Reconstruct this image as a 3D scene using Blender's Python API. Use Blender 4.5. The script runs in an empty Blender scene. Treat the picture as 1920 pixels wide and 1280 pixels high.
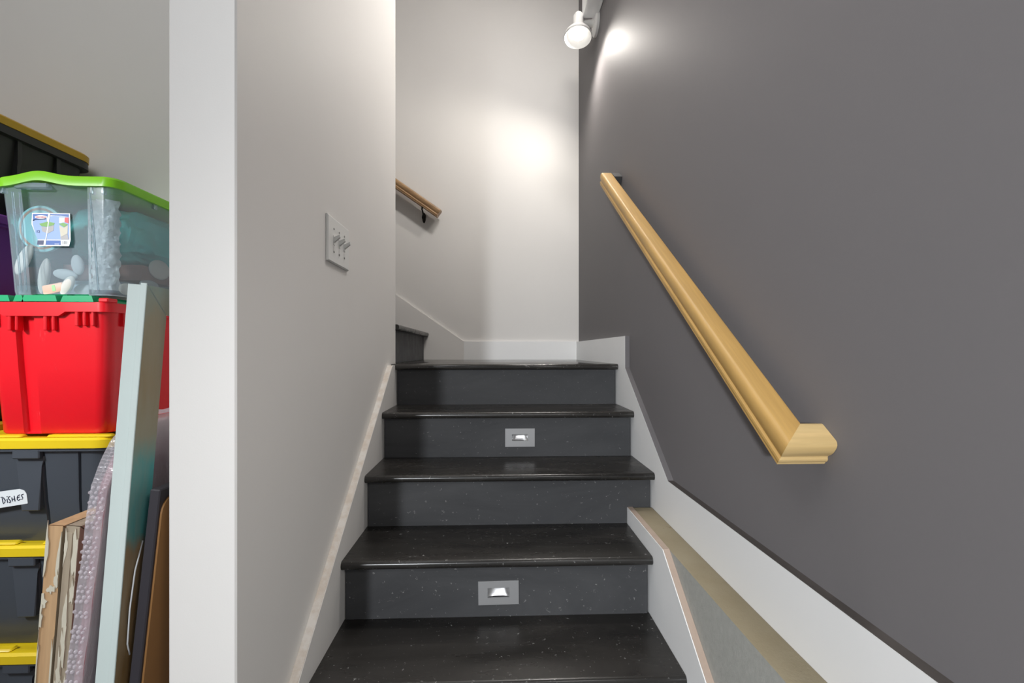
import bpy, bmesh, math, random
from mathutils import Vector, Matrix
random.seed(7)
S = bpy.context.scene
C = S.collection

# ------------------------------------------------------------------ camera
ZC = 1.3895                       # lens height above the garage floor
cam_d = bpy.data.cameras.new('camera'); cam = bpy.data.objects.new('camera', cam_d); C.objects.link(cam)
cam.location = (0, 0, ZC); cam.rotation_euler = (math.radians(90), 0, -0.036)
cam_d.sensor_width = 36; cam_d.lens = 853 / 1920 * 36; cam_d.shift_y = 18.37 / 1920
cam_d.clip_start = 0.05; S.camera = cam

# ------------------------------------------------------------------ world, lamps, exposure
W = bpy.data.worlds.new('world'); S.world = W; W.use_nodes = True
W.node_tree.nodes['Background'].inputs[0].default_value = (0.92, 0.96, 1.0, 1)
W.node_tree.nodes['Background'].inputs[1].default_value = 0.12

def lamp(name, kind, loc, energy, color=(1, 1, 1), aim=None, **kw):
    d = bpy.data.lights.new(name, kind); d.energy = energy; d.color = color
    for k, v in kw.items(): setattr(d, k, v)
    o = bpy.data.objects.new(name, d); C.objects.link(o); o.location = loc
    if aim is not None: o.rotation_euler = Vector(aim).to_track_quat('-Z', 'Y').to_euler()
    return o
# lamp of the garage, just left of the photographer
lamp('work_lamp', 'SPOT', (-1.117, -2.6, ZC + 0.30), 560, (0.93, 0.965, 1.0), aim=(0.85, 1.0, -0.22), spot_size=math.radians(90), spot_blend=1.0, shadow_soft_size=0.09)
# added overhead fill raising the ambient light around camera and storage
lamp('garage_fill', 'AREA', (-1.3, -0.2, 3.9), 30, (0.96, 0.98, 1.0), aim=(-0.1, 0.35, -1), shape='RECTANGLE', size=1.6, size_y=1.6)
lamp('storage_fill', 'SPOT', (-2.2, 0.1, 2.2), 190, (0.95, 0.975, 1.0), aim=(0.78, 1.4, -1.05), spot_size=math.radians(68), spot_blend=1.0, shadow_soft_size=0.2)  # added spot fill on the tote fronts, no real fitting
# added fill high beside the right wall, brightening the partition
lamp('stairwell_fill', 'AREA', (0.46, 1.65, 4.1), 126, (1.0, 0.965, 0.93), aim=(-0.5, 0.02, -0.87), shape='RECTANGLE', size=0.25, size_y=1.6)
# the lit wall spotlight
lamp('spotlight_bulb', 'SPOT', (0.462, 2.585, 3.178), 24, (1.0, 0.945, 0.87), aim=(-0.50, -0.08, -0.86), spot_size=math.radians(178), spot_blend=0.6, shadow_soft_size=0.03)
# added fill behind the camera on the right, lifting the lower partition
lamp('fill_lamp', 'SPOT', (0.5, -0.3, 1.9), 30, (1.0, 0.98, 0.96), aim=(-0.985, 1.9, -1.15), spot_size=math.radians(58), spot_blend=1.0, shadow_soft_size=0.15)
vs = S.view_settings
vs.view_transform = 'Standard'; vs.look = 'None'; vs.gamma = 1; vs.use_curve_mapping = False
vs.exposure = 0.0

# ------------------------------------------------------------------ materials
def lin(c):
    return tuple(((v / 255) / 12.92 if v / 255 <= 0.04045 else (((v / 255) + 0.055) / 1.055) ** 2.4) for v in c) + (1,)
class NT:
    def __init__(s, name):
        s.m = bpy.data.materials.new(name); s.m.use_nodes = True
        s.t = s.m.node_tree; s.b = s.t.nodes['Principled BSDF']; s.tc = None
    def n(s, ty, **kw):
        x = s.t.nodes.new(ty)
        for k, v in kw.items(): setattr(x, k, v)
        return x
    def l(s, a, b): s.t.links.new(a, b)
    def noise(s, scale, detail=4, rough=0.55, stretch=None, dist=0):
        if s.tc is None: s.tc = s.n('ShaderNodeTexCoord')
        x = s.n('ShaderNodeTexNoise'); x.inputs['Scale'].default_value = scale; x.inputs['Detail'].default_value = detail
        x.inputs['Roughness'].default_value = rough; x.inputs['Distortion'].default_value = dist
        v = s.tc.outputs['Object']
        if stretch:
            mp = s.n('ShaderNodeMapping'); mp.inputs['Scale'].default_value = stretch; s.l(v, mp.inputs['Vector']); v = mp.outputs['Vector']
        s.l(v, x.inputs['Vector']); return x.outputs['Fac']
    def ramp(s, f, stops):
        r = s.n('ShaderNodeValToRGB'); e = r.color_ramp.elements
        while len(e) < len(stops): e.new(0.5)
        for k, (p, c) in enumerate(stops): e[k].position = p; e[k].color = c if len(c) == 4 else tuple(c) + (1,)
        s.l(f, r.inputs['Fac']); return r.outputs['Color']
    def mix(s, f, a, b):
        x = s.n('ShaderNodeMix', data_type='RGBA')
        if isinstance(f, (int, float)): x.inputs[0].default_value = f
        else: s.l(f, x.inputs[0])
        for sock, v in ((x.inputs[6], a), (x.inputs[7], b)):
            if isinstance(v, tuple): sock.default_value = v
            else: s.l(v, sock)
        return x.outputs[2]
    def bump(s, f, strength, dist=0.002):
        x = s.n('ShaderNodeBump'); x.inputs['Strength'].default_value = strength; x.inputs['Distance'].default_value = dist
        s.l(f, x.inputs['Height']); s.l(x.outputs['Normal'], s.b.inputs['Normal'])
    def base(s, v):
        if isinstance(v, tuple): s.b.inputs['Base Color'].default_value = v
        else: s.l(v, s.b.inputs['Base Color'])
    def set(s, rough=0.5, metal=0, spec=0.5):
        s.b.inputs['Roughness'].default_value = rough; s.b.inputs['Metallic'].default_value = metal
        s.b.inputs['Specular IOR Level'].default_value = spec
def G(v): return (v, v, v, 1)

def paint(name, c, rough=0.6, var=0.06, bump=0.12, scale=3, spec=0.4):
    t = NT(name); a = tuple(x * (1 - var) for x in c[:3]) + (1,)
    t.base(t.mix(t.noise(scale, 3), a, c)); t.set(rough, 0, spec); t.bump(t.noise(320, 2), bump, 0.0008); return t.m
def plastic(name, c, rough=0.35, var=0.12, scratch=0.0):
    t = NT(name); a = tuple(x * (1 - var) for x in c[:3]) + (1,)
    col = t.mix(t.noise(6, 4), a, c)
    if scratch:
        f = t.ramp(t.noise(14, 6, 0.7, (1, 1, 0.25), 1.5), [(0.66, G(0)), (0.72, G(1))])
        col = t.mix(f, col, tuple(min(1, x * 1.0 + scratch) for x in c[:3]) + (1,))
    t.base(col); t.set(rough, 0, 0.5); t.bump(t.noise(90, 2), 0.05, 0.001); return t.m
def wood(name, a, b, scale=9, stretch=(1, 0.08, 0.08), rough=0.4, bump=0.06):
    t = NT(name); f = t.noise(scale, 6, 0.6, stretch, 0.6)
    col = t.mix(t.ramp(f, [(0.35, G(0)), (0.65, G(1))]), a, b)
    fine = t.ramp(t.noise(scale * 9, 3, 0.6, stretch), [(0.42, G(0.82)), (0.6, G(1))])
    x = t.n('ShaderNodeMix', data_type='RGBA', blend_type='MULTIPLY'); x.inputs[0].default_value = 0.6
    t.l(col, x.inputs[6]); t.l(fine, x.inputs[7]); t.base(x.outputs[2]); t.set(rough); t.bump(f, bump, 0.001); return t.m

M = {}
M['wall_pale'] = paint('pale_wall_paint', (0.75, 0.73, 0.705, 1), 0.55, 0.04)
M['wall_dark'] = paint('dark_grey_wall_paint', (0.182, 0.172, 0.176, 1), 0.6, 0.06, 0.10, 2.2, 0.12)
M['white_trim'] = paint('white_trim_paint', (0.86, 0.86, 0.855, 1), 0.4, 0.03, 0.05)
M['ceiling'] = paint('ceiling_paint', (0.6, 0.59, 0.57, 1), 0.8)
t = NT('beige_unpainted_edge'); t.base(t.mix(t.ramp(t.noise(22, 5, 0.7), [(0.4, G(0)), (0.62, G(1))]), (0.62, 0.55, 0.48, 1), (0.72, 0.69, 0.65, 1))); t.set(0.6); M['edge_beige'] = t.m
t = NT('raw_board_edge'); t.base(t.mix(t.noise(16, 5), (0.36, 0.27, 0.215, 1), (0.50, 0.40, 0.33, 1))); t.set(0.7); M['edge_raw'] = t.m
t = NT('dark_board_edge'); t.base(t.mix(t.noise(12, 5), (0.06, 0.052, 0.048, 1), (0.105, 0.092, 0.085, 1))); t.set(0.6); M['edge_dark'] = t.m
# black stair paint: satin, dusty, specked with scratches
def stair(name, base, rough, dust, spec):
    t = NT(name)
    col = t.mix(t.ramp(t.noise(3.0, 6, 0.65, (0.5, 1.6, 1.6), 0.8), [(0.35, G(0)), (0.75, G(1))]), base, dust)
    sp = t.ramp(t.noise(70, 3, 0.8), [(0.66, G(0)), (0.69, G(1))])
    col = t.mix(sp, col, (0.20, 0.20, 0.195, 1))
    sc = t.ramp(t.noise(26, 5, 0.75, (0.5, 2.2, 1.1), 2.5), [(0.66, G(0)), (0.72, G(0.6))])
    col = t.mix(sc, col, (0.13, 0.125, 0.12, 1))
    t.base(col); t.set(rough, 0, spec)
    r = t.ramp(t.noise(5, 5, 0.6, (0.4, 2, 2)), [(0.3, G(rough - 0.08)), (0.7, G(rough + 0.10))]); t.l(r, t.b.inputs['Roughness'])
    t.bump(t.noise(40, 4, 0.6, (0.15, 1.5, 1.5)), 0.03, 0.0005); return t.m
M['tread'] = stair('black_tread_paint', (0.012, 0.0112, 0.0105, 1), 0.27, (0.036, 0.033, 0.030, 1), 0.45)
M['landing'] = stair('worn_landing_paint', (0.014, 0.013, 0.012, 1), 0.15, (0.036, 0.033, 0.030, 1), 0.6)
M['riser'] = stair('black_riser_paint', (0.056, 0.057, 0.060, 1), 0.46, (0.086, 0.087, 0.090, 1), 0.10)
# concrete: tan stained top, grey face
t = NT('foundation_concrete')
g = t.n('ShaderNodeNewGeometry'); sx = t.n('ShaderNodeSeparateXYZ'); t.l(g.outputs['Normal'], sx.inputs[0])
grey = t.mix(t.noise(60, 5, 0.7), (0.31, 0.31, 0.285, 1), (0.46, 0.46, 0.43, 1))
tan = t.mix(t.noise(5, 5, 0.65), (0.25, 0.20, 0.12, 1), (0.37, 0.33, 0.24, 1))
tan = t.mix(t.ramp(t.noise(24, 5, 0.75), [(0.66, G(0)), (0.74, G(0.7))]), tan, (0.16, 0.095, 0.045, 1))
t.base(t.mix(sx.outputs['Z'], grey, tan)); t.set(0.9, 0, 0.2); t.bump(t.noise(150, 5, 0.7), 0.5, 0.002); M['concrete'] = t.m
t = NT('floor_concrete'); t.base(t.mix(t.noise(4, 6, 0.6), (0.26, 0.255, 0.245, 1), (0.38, 0.37, 0.36, 1))); t.set(0.7); t.bump(t.noise(90, 4), 0.2); M['floor'] = t.m
M['maple'] = wood('clear_maple', (0.54, 0.32, 0.095, 1), (0.62, 0.40, 0.145, 1), 8, (1, 0.06, 0.06), 0.5, 0.03)
M['maple_x'] = wood('clear_maple_crosswise', (0.62, 0.42, 0.175, 1), (0.70, 0.51, 0.245, 1), 9, (0.08, 1, 1), 0.38, 0.03)
M['rail_brown'] = wood('brown_oak', (0.30, 0.175, 0.085, 1), (0.42, 0.26, 0.13, 1), 9, (0.06, 1, 1), 0.38, 0.03)
t = NT('dark_bronze'); t.base((0.02, 0.017, 0.014, 1)); t.set(0.4, 0.7); M['bronze'] = t.m
t = NT('black_bracket_paint'); t.base((0.055, 0.055, 0.057, 1)); t.set(0.5); M['blackpaint'] = t.m
t = NT('satin_nickel'); t.base((0.36, 0.36, 0.365, 1)); t.set(0.42, 0.35); t.bump(t.noise(200, 2, 0.5, (0.05, 1, 1)), 0.05, 0.0005); M['nickel'] = t.m
t = NT('polished_reflector'); t.base((0.75, 0.75, 0.76, 1)); t.set(0.38, 1.0); M['reflector'] = t.m
t = NT('switch_plastic'); t.base((0.70, 0.70, 0.68, 1)); t.set(0.3); M['switch'] = t.m
t = NT('screw_grey'); t.base((0.30, 0.30, 0.29, 1)); t.set(0.4); M['screw'] = t.m
t = NT('lamp_enamel'); t.base((0.72, 0.71, 0.69, 1)); t.set(0.35); M['lampbody'] = t.m
t = NT('glowing_bulb'); t.b.inputs['Emission Color'].default_value = (1, 0.97, 0.92, 1); t.b.inputs['Emission Strength'].default_value = 2.2; t.base(G(0.9)); M['glow'] = t.m
M['tote_black'] = plastic('black_tote_plastic', (0.060, 0.070, 0.086, 1), 0.36)
M['tote_char'] = plastic('charcoal_tote_plastic', (0.020, 0.020, 0.020, 1), 0.45)
M['lid_yellow'] = plastic('yellow_lid_plastic', (0.80, 0.58, 0.012, 1), 0.33, 0.1)
M['lid_gold'] = plastic('golden_lid_plastic', (0.56, 0.32, 0.010, 1), 0.4, 0.1)
M['red'] = plastic('red_tote_plastic', (0.78, 0.006, 0.016, 1), 0.3, 0.08, 0.06)
M['green_lid'] = plastic('emerald_lid_plastic', (0.006, 0.36, 0.14, 1), 0.35, 0.08)
M['lime'] = plastic('lime_lid_plastic', (0.23, 0.62, 0.012, 1), 0.33, 0.06)
M['purple'] = plastic('purple_tote_plastic', (0.22, 0.05, 0.35, 1), 0.36)
t = NT('clear_tote_plastic')
gl = t.n('ShaderNodeBsdfGlossy'); gl.inputs['Roughness'].default_value = 0.12; gl.inputs['Color'].default_value = (1, 1, 1, 1)
tr = t.n('ShaderNodeBsdfTransparent'); tr.inputs['Color'].default_value = (0.93, 0.985, 1.0, 1)
df = t.n('ShaderNodeBsdfDiffuse'); df.inputs['Color'].default_value = (0.72, 0.87, 0.98, 1)
m1 = t.n('ShaderNodeMixShader'); m2 = t.n('ShaderNodeMixShader'); fr = t.n('ShaderNodeFresnel'); fr.inputs['IOR'].default_value = 1.45
m1.inputs[0].default_value = 0.20; t.l(tr.outputs[0], m1.inputs[1]); t.l(df.outputs[0], m1.inputs[2])
t.l(fr.outputs[0], m2.inputs[0]); t.l(m1.outputs[0], m2.inputs[1]); t.l(gl.outputs[0], m2.inputs[2])
t.l(m2.outputs[0], t.t.nodes['Material Output'].inputs['Surface']); M['clear'] = t.m
t = NT('clear_wrap_film')
gl = t.n('ShaderNodeBsdfGlossy'); gl.inputs['Roughness'].default_value = 0.16; gl.inputs['Color'].default_value = (1, 1, 1, 1)
tr = t.n('ShaderNodeBsdfTransparent'); df = t.n('ShaderNodeBsdfDiffuse'); df.inputs['Color'].default_value = (0.80, 0.76, 0.82, 1)
m1 = t.n('ShaderNodeMixShader'); m2 = t.n('ShaderNodeMixShader')
m1.inputs[0].default_value = 0.42; t.l(tr.outputs[0], m1.inputs[1]); t.l(df.outputs[0], m1.inputs[2])
m2.inputs[0].default_value = 0.24; t.l(m1.outputs[0], m2.inputs[1]); t.l(gl.outputs[0], m2.inputs[2])
bp = t.n('ShaderNodeBump'); bp.inputs['Strength'].default_value = 0.5; bp.inputs['Distance'].default_value = 0.004
t.l(t.noise(45, 4, 0.6, (1, 1, 0.35), 2), bp.inputs['Height']); t.l(bp.outputs[0], gl.inputs['Normal']); t.l(bp.outputs[0], df.inputs['Normal'])
t.l(m2.outputs[0], t.t.nodes['Material Output'].inputs['Surface']); M['film'] = t.m
t = NT('air_bubble_film'); t.base((0.80, 0.74, 0.80, 1)); t.set(0.12, 0, 0.8); t.b.inputs['Alpha'].default_value = 0.40; M['bubble'] = t.m
t = NT('rose_canvas'); t.base(t.mix(t.ramp(t.noise(9, 5, 0.6, (1, 0.3, 1), 1.5), [(0.4, G(0)), (0.6, G(1))]), (0.34, 0.08, 0.12, 1), (0.50, 0.29, 0.30, 1))); t.set(0.5); M['rose'] = t.m
t = NT('teal_washed_wood')
# washes of paint at set heights along the board: bare at the foot, teal, bare again, greyed teal at the head
tc = t.n('ShaderNodeTexCoord'); sx = t.n('ShaderNodeSeparateXYZ'); t.l(tc.outputs['Object'], sx.inputs[0])
ad = t.n('ShaderNodeMath', operation='MULTIPLY_ADD'); t.l(t.noise(7, 5, 0.65, (1, 1.6, 0.7), 1), ad.inputs[0]); ad.inputs[1].default_value = 0.16; t.l(sx.outputs['Z'], ad.inputs[2])
dv = t.n('ShaderNodeMath', operation='DIVIDE'); t.l(ad.outputs[0], dv.inputs[0]); dv.inputs[1].default_value = 1.7
wash = t.ramp(dv.outputs[0], [(0.60, (0.30, 0.17, 0.055)), (0.635, (0.33, 0.19, 0.07)), (0.655, (0.05, 0.34, 0.34)), (0.735, (0.09, 0.42, 0.42)), (0.77, (0.36, 0.34, 0.24)), (0.83, (0.36, 0.29, 0.17)), (0.90, (0.40, 0.36, 0.25)), (0.945, (0.30, 0.42, 0.39))])
t.base(t.mix(t.ramp(t.noise(16, 5, 0.65, (1, 1, 0.15)), [(0.4, G(0)), (0.7, G(0.55))]), wash, (0.42, 0.40, 0.32, 1)))
t.set(0.6); t.bump(t.noise(60, 4, 0.6, (1, 1, 0.15)), 0.2, 0.001); M['teal_wood'] = t.m
M['mint'] = paint('mint_white_paint', (0.63, 0.72, 0.70, 1), 0.5, 0.08, 0.1, 9)
t = NT('black_canvas_edge'); t.base(t.mix(t.ramp(t.noise(40, 5, 0.75), [(0.68, G(0)), (0.75, G(0.8))]), (0.026, 0.023, 0.030, 1), (0.18, 0.17, 0.17, 1))); t.set(0.5); M['canvas_black'] = t.m
t = NT('brown_hardboard'); t.base(t.mix(t.noise(7, 5, 0.6, (1, 1, 0.5)), (0.25, 0.115, 0.032, 1), (0.33, 0.165, 0.055, 1))); t.set(0.5); M['hardboard'] = t.m
M['bare_wood'] = wood('bare_weathered_pine', (0.50, 0.29, 0.14, 1), (0.60, 0.40, 0.22, 1), 8, (1, 1, 0.07), 0.7, 0.3)
M['grey_wood'] = wood('grey_weathered_pine', (0.25, 0.19, 0.13, 1), (0.46, 0.39, 0.29, 1), 10, (1, 1, 0.07), 0.8, 0.4)
M['flake'] = paint('cream_peeling_paint', (0.68, 0.64, 0.52, 1), 0.6, 0.2, 0.3, 30)
M['white_pad'] = paint('off_white_foam', (0.62, 0.60, 0.56, 1), 0.6, 0.12, 0.1, 20)
M['grey_pad'] = paint('greyed_foam', (0.40, 0.44, 0.46, 1), 0.6, 0.15, 0.1, 20)
M['pale_teal'] = paint('pale_teal_plastic', (0.30, 0.66, 0.70, 1), 0.4, 0.12, 0.1, 8)
M['teal_cloth'] = paint('teal_fabric', (0.10, 0.62, 0.60, 1), 0.8, 0.35, 0.3, 11)
M['brown_box'] = paint('brown_cardboard', (0.24, 0.13, 0.11, 1), 0.7, 0.2)
M['rust_paper'] = paint('rust_paper_ring', (0.50, 0.33, 0.24, 1), 0.7, 0.3, 0.1, 40)
M['candy'] = paint('candy_print', (0.75, 0.45, 0.35, 1), 0.5, 0.1)
M['candy_green'] = paint('candy_green_print', (0.35, 0.62, 0.30, 1), 0.5, 0.1)
def flat(name, c, rough=0.45):
    t = NT(name); t.base(c); t.set(rough); return t.m
M['paper'] = flat('label_paper', (0.72, 0.76, 0.78, 1)); M['ink'] = flat('marker_ink', (0.012, 0.018, 0.05, 1))
M['p_white'] = flat('print_white', (0.70, 0.72, 0.74, 1)); M['p_blue'] = flat('print_blue', (0.012, 0.09, 0.36, 1)); M['p_sky'] = flat('print_sky_blue', (0.22, 0.34, 0.62, 1))
M['p_red'] = flat('print_red', (0.62, 0.03, 0.04, 1)); M['p_green'] = flat('print_green', (0.12, 0.32, 0.04, 1)); M['p_grey'] = flat('print_grey', (0.32, 0.31, 0.31, 1)); M['p_navy'] = flat('print_navy', (0.02, 0.03, 0.10, 1))

# ------------------------------------------------------------------ helpers
def link(o, parent=None):
    C.objects.link(o)
    if parent is not None: o.parent = parent
    return o
def obj(name, bm, mats, parent=None, smooth=False, loc=None):
    me = bpy.data.meshes.new(name); bmesh.ops.recalc_face_normals(bm, faces=bm.faces); bm.to_mesh(me); bm.free()
    for m in (mats if isinstance(mats, (list, tuple)) else [mats]): me.materials.append(m)
    if smooth:
        for p in me.polygons: p.use_smooth = True
        try: me.set_sharp_from_angle(angle=math.radians(40))
        except Exception: pass
    o = link(bpy.data.objects.new(name, me), parent)
    if loc is not None: o.location = loc
    return o
def tag(o, label, cat, group=None):
    o['label'] = label; o['category'] = cat
    if group: o['group'] = group
    return o
def struct(o): o['kind'] = 'structure'; return o
def empty(name, loc, label, cat, group=None, rot=(0, 0, 0)):
    o = link(bpy.data.objects.new(name, None)); o.location = loc; o.rotation_euler = rot; o.empty_display_size = 0.05
    return tag(o, label, cat, group)
def box(bm, x0, x1, y0, y1, z0, z1, bev=0, mi=0, seg=1):
    r = bmesh.ops.create_cube(bm, size=1)
    for v in r['verts']: v.co = Vector(((x0 + x1) / 2 + v.co.x * (x1 - x0), (y0 + y1) / 2 + v.co.y * (y1 - y0), (z0 + z1) / 2 + v.co.z * (z1 - z0)))
    fs = list({f for v in r['verts'] for f in v.link_faces})
    for f in fs: f.material_index = mi
    if bev:
        es = list({e for v in r['verts'] for e in v.link_edges})
        bmesh.ops.bevel(bm, geom=es, offset=bev, segments=seg, affect='EDGES', profile=0.5)
    return bm
def bx(*a, **k): return box(bmesh.new(), *a, **k)
def prism(bm, pts, a, axis, d0, d1, mi=0):
    """polygon pts extruded along axis 'x','y','z' from d0 to d1"""
    def P(p, d):
        return {'x': (d, p[0], p[1]), 'y': (p[0], d, p[1]), 'z': (p[0], p[1], d)}[axis]
    A = [bm.verts.new(P(p, d0)) for p in pts]; B = [bm.verts.new(P(p, d1)) for p in pts]
    n = len(pts); fs = [bm.faces.new(A), bm.faces.new(B[::-1])]
    for k in range(n): fs.append(bm.faces.new((A[k], B[k], B[(k + 1) % n], A[(k + 1) % n])))
    for f in fs: f.material_index = mi
    return bm
def pz(pts, axis, d0, d1): return prism(bmesh.new(), pts, None, axis, d0, d1)
def loft(bm, rings, cap0=True, cap1=True, mi=0):
    R = [[bm.verts.new(p) for p in r] for r in rings]; n = len(R[0])
    for a, b in zip(R, R[1:]):
        for k in range(n): bm.faces.new((a[k], a[(k + 1) % n], b[(k + 1) % n], b[k])).material_index = mi
    if cap0: bm.faces.new(R[0][::-1]).material_index = mi
    if cap1: bm.faces.new(R[-1]).material_index = mi
    return bm
def tube(bm, pts, rad, n=8, caps=True):
    pts = [Vector(p) for p in pts]; rings = []
    for i, p in enumerate(pts):
        d = (pts[min(i + 1, len(pts) - 1)] - pts[max(i - 1, 0)]).normalized()
        u = d.cross(Vector((0.13, 0.31, 0.94)));
        if u.length < 0.05: u = d.cross(Vector((1, 0, 0)))
        u.normalize(); w = d.cross(u); r = rad[i] if isinstance(rad, (list, tuple)) else rad
        rings.append([p + u * (r * math.cos(2 * math.pi * k / n)) + w * (r * math.sin(2 * math.pi * k / n)) for k in range(n)])
    return loft(bm, rings, caps, caps)
def lathe(bm, prof, origin, axis, n=24, mi=0):
    """prof = [(r, h)] about axis through origin"""
    ax = Vector(axis).normalized(); u = ax.cross(Vector((0.2, 0.9, 0.1))).normalized(); w = ax.cross(u); o = Vector(origin)
    rings = [[o + ax * h + u * (r * math.cos(2 * math.pi * k / n)) + w * (r * math.sin(2 * math.pi * k / n)) for k in range(n)] for r, h in prof]
    return loft(bm, rings, True, True, mi)
def blob(bm, c, rx, ry, rz, rot=(0, 0, 0), flat_noise=0.0):
    r = bmesh.ops.create_icosphere(bm, subdivisions=3, radius=1)
    from mathutils import Euler
    mt = Euler(rot).to_matrix()
    for v in r['verts']:
        k = 1 + random.uniform(-flat_noise, flat_noise)
        v.co = mt @ Vector((v.co.x * rx * k, v.co.y * ry * k, v.co.z * rz * k)) + Vector(c)
    return bm

# ------------------------------------------------------------------ setting
XL, XLW, XR, XRW, XK = -0.4612, -0.485, 0.5736, 0.593, 0.4813
RUN, RISE, Y7, OV, TT = 0.2452, 0.19, 2.108, 0.036, 0.026
YB, HC = 3.23, 4.25
def nose(k): return Y7 - (7 - k) * RUN           # front of tread k (k = 7 is the landing)
struct(obj('floor', bx(-2.9, 0.72, -3.2, 3.35, -0.06, 0), M['floor']))
struct(obj('ceiling', bx(-2.9, 0.72, -3.2, 3.35, HC, HC + 0.08), M['ceiling']))
bm = bx(-0.609, XLW, 0.869, 2.225, 0, HC, bev=0.003)
struct(obj('wall_partition', bm, M['wall_pale']))
struct(obj('wall_storage', bx(-2.9, -0.6095, 2.105, 2.225, 0, HC), M['wall_pale']))
struct(obj('wall_back', bx(-2.9, 0.72, YB, YB + 0.12, 0, HC), M['wall_pale']))
struct(obj('wall_right', bx(XRW, 0.72, -3.2, YB, 0, HC), M['wall_dark']))
struct(obj('wall_left', bx(-2.9, -2.78, -3.2, 2.105, 0, HC), M['wall_pale']))
struct(obj('trim_soffit', bx(0.500, XRW - 0.0005, -1.0, 2.615, 3.315, 3.62, bev=0.004), M['white_trim']))
# foundation ledge under the right wall
bm = pz([(-1.2, 0), (1.652, 0), (1.652, 0.8158), (0.3, 0.816), (-1.2, 0.816)], 'x', 0.5025, XR + 0.0004)
struct(obj('wall_ledge', bm, M['concrete']))
# white skirt on the right wall: level on the ledge, steep beside the steps, level on the landing
sk = [(-1.2, 0.8165), (1.653, 0.8165), (1.653, 0.57), (3.2115, 0.57), (3.2115, 1.4575), (1.998, 1.4575), (1.998, 1.315), (1.497, 0.957), (-1.2, 0.963)]
sb = struct(obj('baseboard_right', pz(sk, 'x', XR, XRW), M['white_trim']))
e = obj('top_edge', pz([(-1.2, 0.963), (1.497, 0.957), (1.4975, 0.9586), (-1.2, 0.9646)], 'x', XR + 0.0006, XRW), M['edge_dark'], sb); e['label'] = 'dark unpainted top edge of the white skirt board'
e = obj('top_edge', pz([(1.4975, 0.9573), (1.998, 1.315), (1.9965, 1.3165), (1.4965, 0.9588)], 'x', XR + 0.0006, XRW), M['wall_dark'], sb)
obj('end_edge', bx(XR + 0.0004, XRW, 1.9962, 1.9978, 1.3165, 1.4574), M['wall_dark'], sb)['label'] = 'grey painted end of the landing skirt'
# white board in front of the ledge
kb = [(-0.2, 0), (1.6525, 0), (1.6525, 0.818), (1.298, 0.817), (0.13, 0.0)]
kb = [(1.6525, 0.45), (1.6525, 0.8175), (1.298, 0.8165), (0.30, 0.118), (0.30, 0.0), (0.95, 0.0)]
ks = struct(obj('trim_ledge', pz(kb, 'x', XK + 0.0005, 0.502), M['white_trim']))
e = obj('raw_edge', pz([(1.6525, 0.8176), (1.298, 0.8166), (0.30, 0.1181), (0.3, 0.1199), (1.2975, 0.8185), (1.6525, 0.8195)], 'x', XK + 0.003, 0.5018), M['edge_raw'], ks); e['label'] = 'raw pinkish brown upper edge of the white board'
# left skirt along the partition
lk = [(0.872, 0.0), (2.07, 0.0), (2.222, 1.1), (2.222, 1.326), (2.055, 1.324), (0.872, 0.455)]
ls = struct(obj('baseboard_left', pz(lk, 'x', XLW + 0.0003, XL - 0.0005), M['wall_pale']))
e = obj('top_edge', pz([(2.055, 1.324), (0.872, 0.455), (0.8705, 0.4567), (2.0545, 1.3262)], 'x', XLW + 0.0005, XL - 0.002), M['edge_beige'], ls); e['label'] = 'worn beige upper edge of the left skirt'
# back skirt: level over the landing, then climbing with the upper flight
struct(obj('baseboard_back', pz([(-0.224, 1.3302), (XR, 1.3302), (XR, 1.459), (-0.224, 1.459)], 'y', YB - 0.018, YB - 0.0002), M['white_trim']))
struct(obj('baseboard_upper', pz([(-0.2245, 1.3302), (-0.2245, 1.459), (-1.6, 2.407), (-1.6, 1.9), (-0.75, 1.3302)], 'y', YB - 0.018, YB - 0.0002), M['wall_pale']))

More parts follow.
